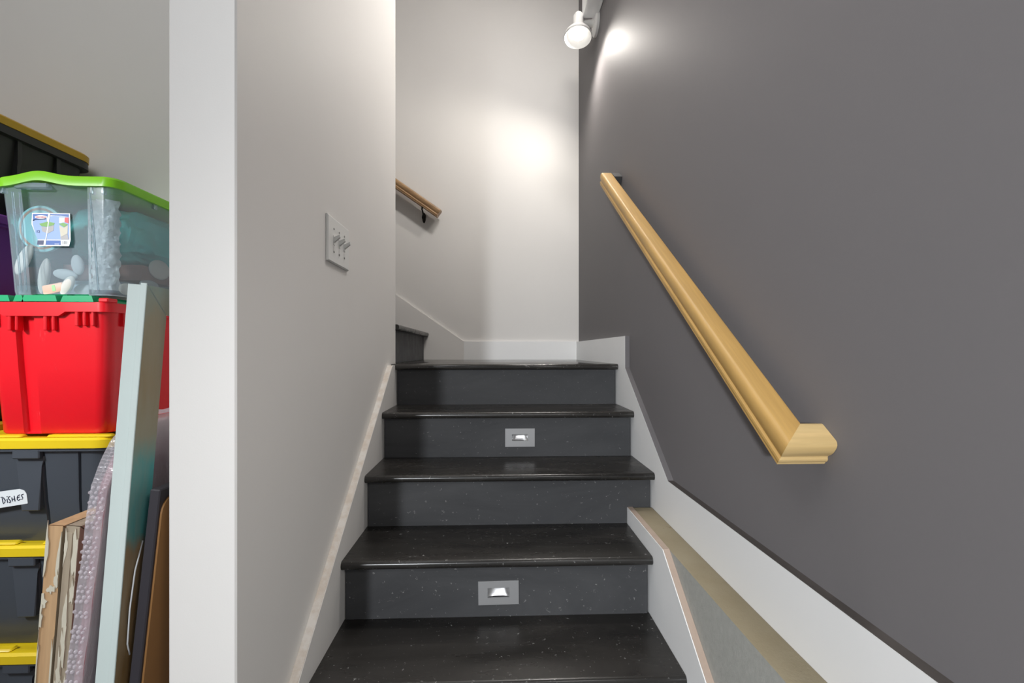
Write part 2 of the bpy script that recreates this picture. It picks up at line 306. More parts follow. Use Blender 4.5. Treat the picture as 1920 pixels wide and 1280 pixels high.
# ------------------------------------------------------------------ staircase
st = empty('staircase', (0.05, 0.6, 0), 'black painted wooden staircase climbing between the pale partition and the grey wall', 'stairs')
def S_(o): o.parent = st; o.matrix_parent_inverse = Matrix.Translation((-0.05, -0.6, 0)); return o
def tread_bm(x0, x1, yf, yb, zt):
    r = TT / 2; prof = [(yb, zt), (yb, zt - TT)]
    for i in range(9):
        a = math.pi / 2 * 3 - math.pi * i / 8
        prof.append((yf + r * 0.8 + 0.8 * r * math.cos(a), zt - r + r * math.sin(a)))
    return pz(prof, 'x', x0, x1)
STEP_LIGHTS = {}
for k in range(1, 8):
    xr = XR if k >= 5 else XK
    yb = nose(k) + RUN + OV if k < 7 else YB - 0.0185
    xl = XL - 0.0003
    if k == 7:
        S_(obj('tread', tread_bm(XL - 0.02, xr - 0.0006, nose(k), YB - 0.0185, k * RISE), M['landing'], smooth=True))
    else:
        S_(obj('tread', tread_bm(xl, xr - 0.0006, nose(k), yb, k * RISE), M['tread'], smooth=True))
    # riser k runs from tread k-1 to the underside of tread k
    y0 = nose(k) + OV; z0, z1 = (k - 1) * RISE + (0.0 if k == 1 else 0.0), k * RISE - TT
    xa = XL + 0.003
    xb = xr - 0.006
    bm = bmesh.new()
    if k in (4, 6):
        cx, cz, hw, hh = (0.1015, 1.0295, 0.042, 0.017) if k == 6 else (0.009, 0.6445, 0.041, 0.019)
        box(bm, xa, cx - hw, y0, y0 + 0.02, z0, z1); box(bm, cx + hw, xb, y0, y0 + 0.02, z0, z1)
        box(bm, cx - hw, cx + hw, y0, y0 + 0.02, z0, cz - hh); box(bm, cx - hw, cx + hw, y0, y0 + 0.02, cz + hh, z1)
        STEP_LIGHTS[k] = (cx, y0, cz)
    elif k == 5:
        prism(bm, [(xa, z0), (XK - 0.0003, z0), (XK - 0.0003, 0.8163), (xb, 0.8163), (xb, z1), (xa, z1)], None, 'y', y0, y0 + 0.02)
    else:
        box(bm, xa, xb, y0, y0 + 0.02, z0, z1)
    S_(obj('riser', bm, M['riser']))
# upper flight turning left behind the partition
for j in range(3):
    xn = -0.468 - j * RUN; zt = (8 + j) * RISE; r = TT / 2
    prof = [(xn - RUN - OV, zt), (xn - RUN - OV, zt - TT)]
    for i in range(9):
        a = -math.pi / 2 + math.pi * i / 8
        prof.append((xn - r * 0.8 + 0.8 * r * math.cos(a), zt - r + r * math.sin(a)))
    S_(obj('tread', pz(prof, 'y', 2.226, YB - 0.0185), M['tread'], smooth=True))
    S_(obj('riser', bx(xn - OV - 0.02, xn - OV, 2.228, YB - 0.0185, zt - RISE, zt - TT), M['riser']))

# step lights set into the risers
def step_light(k, label, w, h, ow, oh, tilt):
    cx, y0, cz = STEP_LIGHTS[k]
    L = empty('step_light', (cx, y0, cz), label, 'step light', 'recessed step lights in the risers', (0, tilt, 0))
    bm = bmesh.new(); yf = -0.004
    o_ = [(-w, -h), (w, -h), (w, h), (-w, h)]; i_ = [(-ow, -oh), (ow, -oh), (ow, oh), (-ow, oh)]
    A = [bm.verts.new((x, yf, z)) for x, z in o_]; B = [bm.verts.new((x, yf, z)) for x, z in i_]
    A2 = [bm.verts.new((x, -0.0002, z)) for x, z in o_]; B2 = [bm.verts.new((x, 0.002, z)) for x, z in i_]
    for q in range(4):
        p = (q + 1) % 4
        bm.faces.new((A[q], A[p], B[p], B[q])); bm.faces.new((A[q], A2[q], A2[p], A[p])); bm.faces.new((B[q], B[p], B2[p], B2[q]))
    obj('faceplate', bm, M['nickel'], L)
    bm = bmesh.new(); n, m = 14, 8; V = {}
    for a in range(n + 1):
        for b in range(m + 1):
            u, v = a / n * 2 - 1, b / m * 2 - 1
            d = 0.016 * (1 - abs(u) ** 4) * (1 - max(0, v) ** 6) * (0.35 + 0.65 * (v * 0.5 + 0.5) ** 0.6)
            V[a, b] = bm.verts.new((u * ow, 0.002 + d, v * oh))
    for a in range(n):
        for b in range(m): bm.faces.new((V[a, b], V[a + 1, b], V[a + 1, b + 1], V[a, b + 1]))
    obj('reflector', bm, M['reflector'], L, smooth=True)
step_light(6, 'small grey step light in the riser second from the landing, the upper of two', 0.0617, 0.0380, 0.0335, 0.0135, 0.0)
step_light(4, 'larger looking grey step light in a low riser, the lower of two, tilted slightly', 0.0625, 0.0365, 0.0335, 0.0150, -0.012)

# ------------------------------------------------------------------ handrails
AL = math.atan(0.728); ca, sa = math.cos(AL), math.sin(AL)
half = [(0.0, 0.0275), (0.0180, 0.0275), (0.0200, 0.0273), (0.0236, 0.0258), (0.0264, 0.0228), (0.0281, 0.0180), (0.0285, 0.0115), (0.0281, 0.0050), (0.0262, -0.0020), (0.0238, -0.0065), (0.0226, -0.0100), (0.0236, -0.0125), (0.0258, -0.0140), (0.0266, -0.0175), (0.0258, -0.0212), (0.0246, -0.0222), (0.0246, -0.0275)]
prof = [(a, b) for a, b in half] + [(-a, b) for a, b in half[::-1] if a > 0]
P1 = Vector((0.5295, 0.803, 1.2235)); Lr = 1.69
hr = empty('handrail', (XRW, 0.803, 1.2235), 'honey maple handrail with a mitred lower return on the dark grey wall', 'handrail')
def H_(o): o.parent = hr; o.matrix_parent_inverse = Matrix.Translation((-XRW, -0.803, -1.2235)); return o
D2 = Vector((0, ca, sa)); UU = Vector((0, -sa, ca)); X = Vector((1, 0, 0))
ringM = [P1 + X * a + UU * b + D2 * a for a, b in prof]
ringT = [P1 + X * a + UU * b + D2 * Lr for a, b in prof]
# rail built in its own axes so the grain follows it
rl = obj('rail', loft(bmesh.new(), [ringM, ringT]), M['maple'], smooth=True); H_(rl)
rg = [Vector((XRW - 0.0006, p.y, p.z)) for p in ringM]
H_(obj('lower_return', loft(bmesh.new(), [ringM, rg]), M['maple_x'], smooth=True))['label'] = 'paler maple return meeting the wall'
pt = P1 + D2 * (Lr - 0.03)
bm = bmesh.new(); loft(bm, [[pt + UU * b + D2 * d + X * 0.0255 for d, b in ((-0.027, -0.022), (0.0295, -0.022), (0.0295, 0.027), (-0.027, 0.027))], [Vector((XRW - 0.0006, (pt + UU * b + D2 * d).y, (pt + UU * b + D2 * d).z)) for d, b in ((-0.027, -0.022), (0.0295, -0.022), (0.0295, 0.027), (-0.027, 0.027))]])
H_(obj('upper_return', bm, M['blackpaint']))['label'] = 'dark grey upper return block'
for s_ in (0.62, 1.42):
    c = P1 + D2 * s_ - UU * 0.0278
    bm = bmesh.new(); lathe(bm, [(0.028, 0), (0.028, 0.004), (0.02, 0.009), (0.009, 0.011)], (XRW - 0.0006, c.y, c.z - 0.055), (-1, 0, 0), 18)
    tube(bm, [(XRW - 0.008, c.y, c.z - 0.055), (XRW - 0.04, c.y, c.z - 0.052), (c.x + 0.006, c.y, c.z - 0.035), (c.x, c.y, c.z - 0.002)], 0.0065, 8)
    box(bm, c.x - 0.009, c.x + 0.009, c.y - 0.02, c.y + 0.02, c.z - 0.006, c.z + 0.004)
    H_(obj('bracket', bm, M['blackpaint'], smooth=True))
# rail over the upper flight
A2 = math.atan(0.69); c2, s2 = math.cos(A2), math.sin(A2)
E0 = Vector((-0.390, YB - 0.062, 2.340)); DD = Vector((-c2, 0, s2)); UP = Vector((s2, 0, c2)); YY = Vector((0, 1, 0))
r2 = empty('handrail', (-0.39, YB, 2.34), 'brown wooden handrail on the pale back wall over the upper flight', 'handrail')
def R_(o): o.parent = r2; o.matrix_parent_inverse = Matrix.Translation((0.39, -YB, -2.34)); return o
R_(obj('rail', loft(bmesh.new(), [[E0 + YY * a + UP * b + DD * d for a, b in prof] for d in (0, 1.4)]), M['rail_brown'], smooth=True))
for d in (0.125, 1.05):
    c = E0 + DD * d - UP * 0.0275
    bm = bmesh.new()
    tube(bm, [c + UP * 0.003, c - Vector((0, 0, 0.018)), c + Vector((0.004, 0.025, -0.042)), Vector((c.x + 0.004, YB - 0.010, c.z - 0.052))], [0.006, 0.0055, 0.006, 0.008], 8)
    n = 20; rings = []
    for sc, yy in ((1, YB - 0.0004), (1, YB - 0.005), (0.75, YB - 0.010), (0.3, YB - 0.013)):
        rings.append([Vector((c.x + 0.004 + 0.015 * sc * math.cos(2 * math.pi * q / n) * (1 if math.sin(2 * math.pi * q / n) > 0 else 0.8), yy, c.z - 0.060 + 0.036 * sc * math.sin(2 * math.pi * q / n))) for q in range(n)])
    loft(bm, rings)
    R_(obj('bracket', bm, M['bronze'], smooth=True))

# ------------------------------------------------------------------ switch plate
sw = empty('light_switch', (XLW, 1.409, 1.717), 'white three gang light switch with toggles on the pale partition', 'light switch')
def plate_bm():
    bm = bmesh.new(); w, h = 0.093, 0.067
    R = [[Vector((d, y * sy, z * sz)) for y, z in ((-1, -1), (1, -1), (1, 1), (-1, 1)) for sy, sz in [(w - i, h - i)]] for d, i in ((0.0003, 0), (0.0045, 0), (0.0075, 0.0035))]
    return loft(bm, R)
obj('plate', plate_bm(), M['switch'], sw)
tg = None; scw = None
for y in (-0.046, 0, 0.046):
    bm = bmesh.new(); box(bm, 0.0076, 0.0090, y - 0.0058, y + 0.0058, -0.0135, 0.0135, mi=0)
    obj('toggle_slot', bm, M['switch'], sw)
    bm = bmesh.new(); A = [Vector((0.0088, y + a, b)) for a, b in ((-0.0048, -0.006), (0.0048, -0.006), (0.0048, 0.009), (-0.0048, 0.009))]
    B = [Vector((0.026, y + a, b + 0.012)) for a, b in ((-0.004, -0.0035), (0.004, -0.0035), (0.004, 0.005), (-0.004, 0.005))]
    obj('toggle', loft(bm, [A, B]), M['switch'], sw)
    for z in (-0.034, 0.034):
        if scw is None:
            scw = obj('screw', lathe(bmesh.new(), [(0.0034, 0), (0.0034, 0.001), (0.0018, 0.0017)], (0, 0, 0), (1, 0, 0), 12), M['screw'], sw); o = scw
        else: o = link(scw.copy(), sw)
        o.location = (0.0074, y, z)

# ------------------------------------------------------------------ wall spotlight
LP = Vector((0.4735, 2.60, 3.206)); AX = Vector((-0.06, -0.20, -1)).normalized()
lt = empty('wall_spotlight', (0.56, 2.60, 3.31), 'lit white spotlight on a swivel arm high on the grey wall', 'lamp')
def L_(o): o.parent = lt; o.matrix_parent_inverse = Matrix.Translation((-0.56, -2.60, -3.31)); return o
bm = bmesh.new()
pr = [(0.079, 0.016), (0.081, 0.012), (0.079, 0.008), (0.071, -0.008), (0.056, -0.045), (0.043, -0.07), (0.040, -0.075), (0.0402, -0.078), (0.050, -0.049), (0.066, -0.008), (0.0755, 0.010), (0.0765, 0.016)]
def shade_ring(r, h, n=32):
    u = AX.cross(Vector((0.2, 0.9, 0.1))).normalized(); w = AX.cross(u)
    return [LP + AX * h + u * (r * math.cos(2 * math.pi * k / n)) + w * (r * math.sin(2 * math.pi * k / n)) for k in range(n)]
outer = [(0.0765, 0.018), (0.081, 0.012), (0.076, -0.004), (0.057, -0.030), (0.038, -0.046), (0.030, -0.056), (0.030, -0.128), (0.023, -0.142), (0.006, -0.147)]
inner = [(0.0765, 0.018), (0.072, 0.004), (0.055, -0.022), (0.037, -0.038), (0.024, -0.045)]
loft(bm, [shade_ring(*q) for q in outer], False, True); loft(bm, [shade_ring(*q) for q in inner], False, True)
L_(obj('lamp_shade', bm, M['lampbody'], smooth=True))
L_(obj('bulb', loft(bmesh.new(), [shade_ring(*q) for q in ((0.016, -0.04), (0.028, -0.026), (0.038, -0.008), (0.038, 0.002), (0.028, 0.010), (0.012, 0.014))]), M['glow'], smooth=True))['label'] = 'glowing frosted bulb'
top = LP - AX * 0.085
L_(obj('arm', tube(bmesh.new(), [top, top + Vector((0.03, 0.01, 0.0)), (0.560, 2.635, top.z + 0.012), (0.576, 2.635, top.z + 0.014)], [0.02, 0.018, 0.020, 0.03], 14), M['lampbody'], smooth=True))
L_(obj('canopy', lathe(bmesh.new(), [(0.070, 0.0006), (0.070, 0.014), (0.062, 0.021), (0.025, 0.024)], (XRW, 2.635, top.z + 0.014), (-1, 0, 0), 28), M['lampbody'], smooth=True))

# ------------------------------------------------------------------ storage totes
def ring(hw, hd, r, z, n=36, front=(), zf=None, side=()):
    """rounded rectangle about the origin, counter-clockwise from the front left (front = -y);
    front / side: (a, b, depth) recesses of the front and right faces in fractions -1..1"""
    P = []
    def dent(u, L):
        d = 0
        for a, b, q in L:
            t = min((u - a) / 0.018, (b - u) / 0.018, 1); d += q * max(0, t)
        return d
    for i in range(n * 3 + 1):
        u = -1 + 2 * i / (n * 3); P.append((u * (hw - r), -hd + dent(u, front)))
    for i in range(1, 6): a = -math.pi / 2 + math.pi / 2 * i / 6; P.append((hw - r + r * math.cos(a), -hd + r + r * math.sin(a)))
    for i in range(n * 2 + 1):
        u = -1 + 2 * i / (n * 2); P.append((hw - dent(u, side), u * (hd - r)))
    for i in range(1, 6): a = math.pi / 2 * i / 6; P.append((hw - r + r * math.cos(a), hd - r + r * math.sin(a)))
    P += [(hw - r, hd), (-hw + r, hd)]
    for i in range(1, 6): a = math.pi / 2 + math.pi / 2 * i / 6; P.append((-hw + r + r * math.cos(a), hd - r + r * math.sin(a)))
    P += [(-hw, hd - r), (-hw, -hd + r)]
    for i in range(1, 6): a = math.pi + math.pi / 2 * i / 6; P.append((-hw + r + r * math.cos(a), -hd + r + r * math.sin(a)))
    return [Vector((x, y, z + (zf(x, y) if zf else 0))) for x, y in P]

def black_tote(name, loc, label, hw, hd, H, body, lid, group, lidname='yellow', simple=False):
    """footprint half sizes at the rim, H overall height with lid"""
    T = empty(name, loc, label, 'storage tote', group)
    fr = [(0.085, 0.145, 0.016), (0.74, 0.79, 0.014)]; fr0 = []
    bm = bmesh.new(); z2 = H - 0.052
    loft(bm, [ring(hw - 0.052, hd - 0.052, 0.05, 0.0), ring(hw - 0.048, hd - 0.048, 0.055, 0.006, front=fr0),
              ring(hw - 0.036, hd - 0.036, 0.058, 0.10, front=fr), ring(hw - 0.030, hd - 0.030, 0.06, 0.14, front=fr),
              ring(hw - 0.018, hd - 0.018, 0.06, z2 - 0.03, front=fr), ring(hw - 0.014, hd - 0.014, 0.06, z2 - 0.004, front=[]), ring(hw - 0.002, hd - 0.002, 0.06, z2), ring(hw - 0.002, hd - 0.002, 0.06, z2 + 0.016)])
    obj('body', bm, body, T, smooth=True)
    bm = bmesh.new(); lo = H - 0.042
    loft(bm, [ring(hw - 0.004, hd - 0.004, 0.062, lo), ring(hw + 0.004, hd + 0.004, 0.064, lo), ring(hw + 0.005, hd + 0.005, 0.064, lo + 0.026), ring(hw - 0.002, hd - 0.002, 0.06, lo + 0.033),
              ring(hw - 0.022, hd - 0.022, 0.05, lo + 0.034), ring(hw - 0.030, hd - 0.030, 0.05, lo + 0.030)])
    obj('lid', bm, lid, T, smooth=True)
    if simple: return T
    for s_ in (-1, 1):      # raised pads of the lid along the front
        obj('lid_pad', bx(s_ * hw * 0.55 - 0.10, s_ * hw * 0.55 + 0.10, -hd + 0.004, -hd + 0.034, lo + 0.030, lo + 0.0415, bev=0.006), lid, T, smooth=True)
    for x in (0.0, -0.16):  # raised grip panel beside the deep groove, latch tab under the rim
        rb = pz([(x - 0.048, z2 - 0.195), (x + 0.008, z2 - 0.195), (x + 0.014, z2 - 0.05), (x + 0.024, z2 - 0.035), (x + 0.024, z2 - 0.016), (x - 0.060, z2 - 0.016), (x - 0.064, z2 - 0.04)], 'y', -hd + 0.016, -hd + 0.04)
        bmesh.ops.bevel(rb, geom=rb.edges[:], offset=0.003, segments=1, affect='EDGES')
        obj('grip_panel', rb, body, T)
    obj('latch_tab', bx(-0.062, 0.022, -hd + 0.001, -hd + 0.018, z2 - 0.024, z2 + 0.006, bev=0.003), body, T)
    return T
GY = 'yellow lidded totes of the right hand stack'
CX, CY, HW, HD = -1.478, 1.775, 0.252, 0.272
bt1 = black_tote('storage_tote', (CX, CY, 0.766), 'black tote with yellow lid and DISHES label under the red tote', HW, HD, 0.356, M['tote_black'], M['lid_yellow'], GY)
bt2 = black_tote('storage_tote', (CX - 0.018, CY + 0.005, 0.4265), 'black tote with yellow lid directly under the tote marked DISHES', HW, HD, 0.351, M['tote_black'], M['lid_yellow'], GY)
bt3 = black_tote('storage_tote', (CX - 0.03, CY, 0.0), 'black tote with yellow lid at the bottom of the stack', HW, HD, 0.438, M['tote_black'], M['lid_yellow'], GY)
# the DISHES label: a paper strip with marker strokes
TX, TZ = 0.0, 0.0
lb = bmesh.new(); yF = 1.775 - 0.272 + 0.0205
lab_pts = [(-1.660, 0.876), (-1.503, 0.9005), (-1.507, 0.932), (-1.514, 0.942), (-1.529, 0.9475), (-1.663, 0.930)]
o = obj('paper_label', pz(lab_pts, 'y', yF - 0.006, yF - 0.005), M['paper'], bt1); o.matrix_parent_inverse = Matrix.Translation((-CX, -CY, -0.766)); o['label'] = 'white paper label reading DISHES'
LAB = o
def lp(u, v):               # strokes laid out in label units (70 x 60)
    return Vector((-1.5850 + u * 0.00168, yF - 0.0064, 0.9650 - v * 0.00178))
ST = [[(-0.5, 24.5), (2, 24), (5, 26), (7.6, 30), (7, 33.5), (4.2, 36), (3.4, 33), (2, 26)], [(10.7, 27.5), (12.2, 34.5)], [(10.6, 23.8), (11.4, 22.8)],
      [(16.6, 23), (13.6, 24.2), (13.2, 27), (16.5, 30), (17.8, 33), (16.4, 34.6), (14.6, 33)], [(19.5, 25), (20.8, 32)], [(24, 22), (25.6, 32)], [(20.2, 28.8), (25, 27.5)],
      [(34.6, 20), (31, 21.8), (29.6, 24.6), (29.8, 29), (32, 30.4), (35.4, 28)], [(30, 25.6), (34, 24)], [(41, 19), (37.6, 20.4), (38, 23), (40, 25.5), (39.8, 27.8), (37, 28.4)]]
bm = bmesh.new()
for s_ in ST: tube(bm, [lp(*p) for p in s_], 0.0013, 6)
o = obj('lettering', bm, M['ink'], bt1); o.matrix_parent_inverse = Matrix.Translation((-CX, -CY, -0.766)); o['label'] = 'handwritten word DISHES in dark marker'

# red tote with folding green lid
rc = (-1.440, 1.765); rw, rd, rz, rh = 0.200, 0.265, 1.122, 0.436
RT = empty('storage_tote', (rc[0], rc[1], rz), 'bright red tote with folding emerald green lid in the middle of the stack', 'storage tote')
z2 = rh - 0.036; fr = [(-0.62, -0.25, 0.014)]
bm = bmesh.new()
loft(bm, [ring(rw - 0.034, rd - 0.034, 0.03, 0), ring(rw - 0.030, rd - 0.030, 0.032, 0.006, front=fr), ring(rw - 0.018, rd - 0.018, 0.034, z2 * 0.55, front=fr, side=[(-0.85, -0.45, 0.008)]),
          ring(rw - 0.010, rd - 0.010, 0.034, z2 - 0.003, front=fr, side=[(-0.85, -0.45, 0.008)])])
obj('body', bm, M['red'], RT, smooth=True)
def dip(x, y): return -0.014 * max(0, min(1, (0.105 - abs(x + 0.035)) / 0.02)) if y < -rd * 0.8 else 0
loft_b = bmesh.new()
loft(loft_b, [ring(rw - 0.012, rd - 0.012, 0.03, z2 - 0.006, zf=dip), ring(rw + 0.002, rd + 0.002, 0.03, z2 - 0.006, zf=dip), ring(rw + 0.001, rd + 0.001, 0.03, z2 + 0.024), ring(rw - 0.008, rd - 0.008, 0.03, z2 + 0.026), ring(rw - 0.012, rd - 0.012, 0.03, z2 + 0.018)])
obj('rim', loft_b, M['red'], RT, smooth=True)
tab = None
for x, w in ((-0.155, 0.022), (-0.105, 0.011), (-0.083, 0.009), (0.005, 0.011), (0.030, 0.009), (0.102, 0.011), (0.126, 0.009), (0.152, 0.009)):
    dz = 0.014 if -0.14 < x < 0.07 else 0
    obj('rib', bx(x - w / 2, x + w / 2, -rd + 0.0005, -rd + 0.022, z2 - 0.052 - dz, z2 - 0.004 - dz, bev=0.002), M['red'], RT)
for q, y in enumerate((-0.2, -0.16, -0.05)):
    obj('rib', bx(rw - 0.016, rw - 0.0005, y, y + 0.01, z2 - 0.05, z2 - 0.004, bev=0.002), M['red'], RT)
obj('corner_post', bx(rw - 0.030, rw + 0.001, -rd + 0.0, -rd + 0.04, z2 + 0.024, z2 + 0.038, bev=0.003), M['red'], RT)
bm = bmesh.new()
for a, b, z in ((-0.2, -0.105, 0.0), (-0.085, -0.063, 0.0), (-0.059, 0.040, 0.0), (0.060, 0.152, -0.001)):
    prism(bm, [(a - 0.004, z2 + 0.026 + z), (b + 0.006, z2 + 0.026 + z), (b, z2 + 0.046 + z), (a + 0.004, z2 + 0.046 + z)], None, 'y', -rd - 0.002, 0.0)
lidf = obj('lid', bm, M['green_lid'], RT); lidf['label'] = 'interlocking emerald green lid flaps'
obj('lid_panel', bx(-rw + 0.012, rw - 0.006, -rd + 0.012, rd - 0.01, z2 + 0.020, z2 + 0.034, bev=0.003), M['green_lid'], RT)

# clear tote with lime lid
gc = (-1.402, 1.762); gw, gd, gz, gh = 0.183, 0.262, 1.5705, 0.372
GT = empty('storage_tote', (gc[0], gc[1], gz), 'clear plastic tote with lime green lid on top of the stack', 'storage tote')
fr = [(-0.72, 0.66, 0.016)]
def gr(hw, hd, r, z, front=()): return ring(hw, hd, r, z, front=front)
bm = bmesh.new(); zt = gh - 0.016
o_r = [gr(gw - 0.028, gd - 0.028, 0.03, 0.004), gr(gw - 0.022, gd - 0.022, 0.032, 0.0, fr), gr(gw - 0.020, gd - 0.020, 0.032, 0.012, fr), gr(gw - 0.010, gd - 0.010, 0.034, zt * 0.6, fr), gr(gw - 0.002, gd - 0.002, 0.034, zt - 0.02, fr), gr(gw + 0.001, gd + 0.001, 0.034, zt)]
loft(bm, o_r, True, False)
obj('body', bm, M['clear'], GT, smooth=True)
def wave(x, y):
    u = (x + gw) / (2 * gw)
    if y < -gd * 0.7: return 0.016 * math.exp(-((u - 0.37) / 0.17) ** 2) - 0.006 * math.exp(-((u - 0.0) / 0.2) ** 2)
    return 0
bm = bmesh.new(); z0 = zt - 0.012
loft(bm, [ring(gw + 0.002, gd + 0.002, 0.04, z0, zf=wave), ring(gw + 0.009, gd + 0.009, 0.042, z0, zf=wave), ring(gw + 0.010, gd + 0.010, 0.042, z0 + 0.024, zf=wave), ring(gw + 0.005, gd + 0.005, 0.04, z0 + 0.031, zf=wave),
          ring(gw - 0.03, gd - 0.03, 0.035, z0 + 0.030), ring(gw - 0.04, gd - 0.04, 0.03, z0 + 0.02)])
obj('lid', bm, M['lime'], GT, smooth=True)
for x in (0.112, 0.146, -0.172, -0.160):
    obj('rib', bx(x - 0.004, x + 0.004, -gd - 0.001, -gd + 0.014, zt - 0.034, zt - 0.006, bev=0.002), M['clear'], GT)
obj('handle', bx(-0.125, -0.020, -gd - 0.004, -gd + 0.016, zt - 0.020, zt + 0.0, bev=0.004), M['clear'], GT)
obj('rib', bx(gw - 0.004, gw + 0.004, -0.10, -0.08, zt - 0.03, zt - 0.004, bev=0.002), M['clear'], GT)
for x0, lean in ((-0.135, 0.012), (-0.112, 0.004), (0.105, 0.012)):      # bright moulded creases of the front
    obj('crease', tube(bmesh.new(), [(x0 + lean, -gd + 0.0195, 0.012), (x0 + lean * 0.4, -gd + 0.010, zt * 0.6), (x0, -gd + 0.004, zt - 0.03)], 0.0028, 6), M['clear'], GT, smooth=True)
# printed sticker of the clear tote (flat print built from thin pieces)
sx0, sx1, sz0, sz1 = -0.0885, 0.0295, 0.158, 0.264; sy = -gd + 0.0195
SW, SH = sx1 - sx0, sz1 - sz0
stk = obj('sticker', pz([(sx0 + 0.0, sz1), (sx1, sz1), (sx1 + 0.002, sz0 + 0.02 * 1), (sx1 - 0.003, sz0), (sx0 + 0.022, sz0), (sx0 + 0.018, sz0 + 0.02), (sx0 - 0.002, sz0 + 0.07)], 'y', sy - 0.0012, sy - 0.0006), M['p_white'], GT)
stk['label'] = 'printed blue and white product sticker'
def sp(name, pts, m, d=0.0):
    P = [(sx0 + u * SW, sz1 - v * SH) for u, v in pts]
    return obj(name, pz(P, 'y', sy - 0.0016 - d, sy - 0.0013 - d), M[m], stk)
def arc(cx, cy, rx, ry, n=20): return [(cx + rx * math.cos(2 * math.pi * k / n), cy + ry * math.sin(2 * math.pi * k / n)) for k in range(n)]
sp('print_panel', [(0.02, 0.21), (0.12, 0.19), (0.39, 0.17), (0.39, 0.80), (0.15, 0.80), (0.09, 0.63), (0.02, 0.35)], 'p_sky')
sp('print_panel', [(0.46, 0.10), (0.60, 0.08), (0.98, 0.12), (0.98, 0.80), (0.78, 0.80), (0.36, 0.80), (0.36, 0.78)], 'p_sky')
sp('print_band', [(0.02, 0.03), (0.42, 0.03), (0.41, 0.10), (0.36, 0.19), (0.10, 0.21), (0.03, 0.25)], 'p_blue')
sp('print_band', [(0.49, 0.03), (0.97, 0.03), (0.97, 0.115), (0.75, 0.075), (0.49, 0.065)], 'p_blue')
sp('print_band', [(0.37, 0.83), (0.755, 0.83), (0.755, 0.965), (0.36, 0.965)], 'p_blue')
sp('print_band', [(0.15, 0.83), (0.31, 0.83), (0.30, 0.965), (0.13, 0.965)], 'p_navy')
sp('print_panel', [(0.60, 0.93), (0.72, 0.93), (0.72, 0.945), (0.60, 0.945)], 'p_white', 0.0004)
sp('logo_badge', arc(0.24, 0.123, 0.165, 0.055), 'p_white', 0.0004)
def text_mesh(name, cu):
    q = bpy.data.objects.new('text_source', cu); C.objects.link(q); dg = bpy.context.evaluated_depsgraph_get()
    me = bpy.data.meshes.new_from_object(q.evaluated_get(dg)); me.name = name; bpy.data.objects.remove(q)
    return link(bpy.data.objects.new(name, me), stk)
tx = bpy.data.curves.new('logo_text', 'FONT'); tx.body = 'Sterilite'; tx.size = 0.0105; tx.align_x = 'CENTER'; tx.align_y = 'CENTER'; tx.extrude = 0.0001
to = text_mesh('logo_text', tx); to.location = (sx0 + 0.24 * SW, sy - 0.0024, sz1 - 0.125 * SH); to.rotation_euler = (math.radians(90), 0, 0); to.data.materials.append(M['p_red']); to['label'] = 'red logo lettering on a white oval'
sp('print_tote_lid', [(0.19, 0.33), (0.42, 0.26), (0.60, 0.30), (0.58, 0.36), (0.40, 0.42), (0.25, 0.40)], 'p_green', 0.0004)
sp('print_tote', [(0.25, 0.41), (0.40, 0.43), (0.58, 0.37), (0.57, 0.53), (0.42, 0.62), (0.27, 0.56)], 'p_grey', 0.0004)
sp('print_panel', [(0.72, 0.13), (0.87, 0.13), (0.86, 0.28), (0.72, 0.30)], 'p_white', 0.0004)
sp('print_panel', [(0.87, 0.13), (0.97, 0.13), (0.97, 0.31), (0.86, 0.27)], 'p_red', 0.0004)
sp('print_tote_lid', [(0.71, 0.33), (0.83, 0.29), (0.95, 0.34), (0.85, 0.43)], 'p_green', 0.0006)
sp('print_tote', [(0.72, 0.37), (0.84, 0.44), (0.95, 0.36), (0.94, 0.62), (0.76, 0.72)], 'flake', 0.0004)
sp('print_panel', [(0.75, 0.72), (0.94, 0.63), (0.97, 0.80), (0.77, 0.80)], 'p_grey', 0.0004)
sp('print_panel', [(0.46, 0.02), (0.485, 0.02), (0.36, 0.98), (0.335, 0.98)], 'p_white', 0.0005)
for q in range(4): sp('barcode_bar', [(0.81 + q * 0.035, 0.85), (0.82 + q * 0.035, 0.85), (0.82 + q * 0.035, 0.94), (0.81 + q * 0.035, 0.94)], 'p_grey', 0.0004)
tn = bpy.data.curves.new('volume_text', 'FONT'); tn.body = '12'; tn.size = 0.012; tn.extrude = 0.0001
to = text_mesh('volume_text', tn); to.location = (sx0 + 0.115 * SW, sy - 0.0024, sz1 - 0.60 * SH); to.rotation_euler = (math.radians(90), 0, 0); to.data.materials.append(M['p_navy'])

# what is inside the clear tote (things of their own); placed in tote coordinates
def inside(o, x, y, z, label, cat, rot=(0, 0, 0), group=None):
    o.location = (gc[0] + x, gc[1] + y, gz + z); o.rotation_euler = rot; return tag(o, label, cat, group)
def disc_bm(r, t): return lathe(bmesh.new(), [(r * 0.6, 0), (r * 0.98, 0.002), (r, t * 0.5), (r * 0.97, t * 0.9), (r * 0.88, t), (r * 0.5, t * 1.02), (r * 0.2, t * 1.03)], (0, 0, 0), (0, -1, 0), 40)
pd = inside(obj('round_lid', disc_bm(0.077, 0.014), M['pale_teal'], smooth=True), -0.090, -0.200, 0.222, 'pale turquoise round lid standing behind the sticker of the clear tote', 'lid', (0.06, 0, 0))
rg_ = obj('paper_ring', loft(bmesh.new(), [[Vector((r * math.cos(math.tau * k / 40), -h, r * math.sin(math.tau * k / 40))) for k in range(40)] for r, h in ((0.0600, 0.0141), (0.0635, 0.0154), (0.0675, 0.0143))], False, False), M['rust_paper'], pd, smooth=True); rg_['label'] = 'rust coloured ring near the rim'
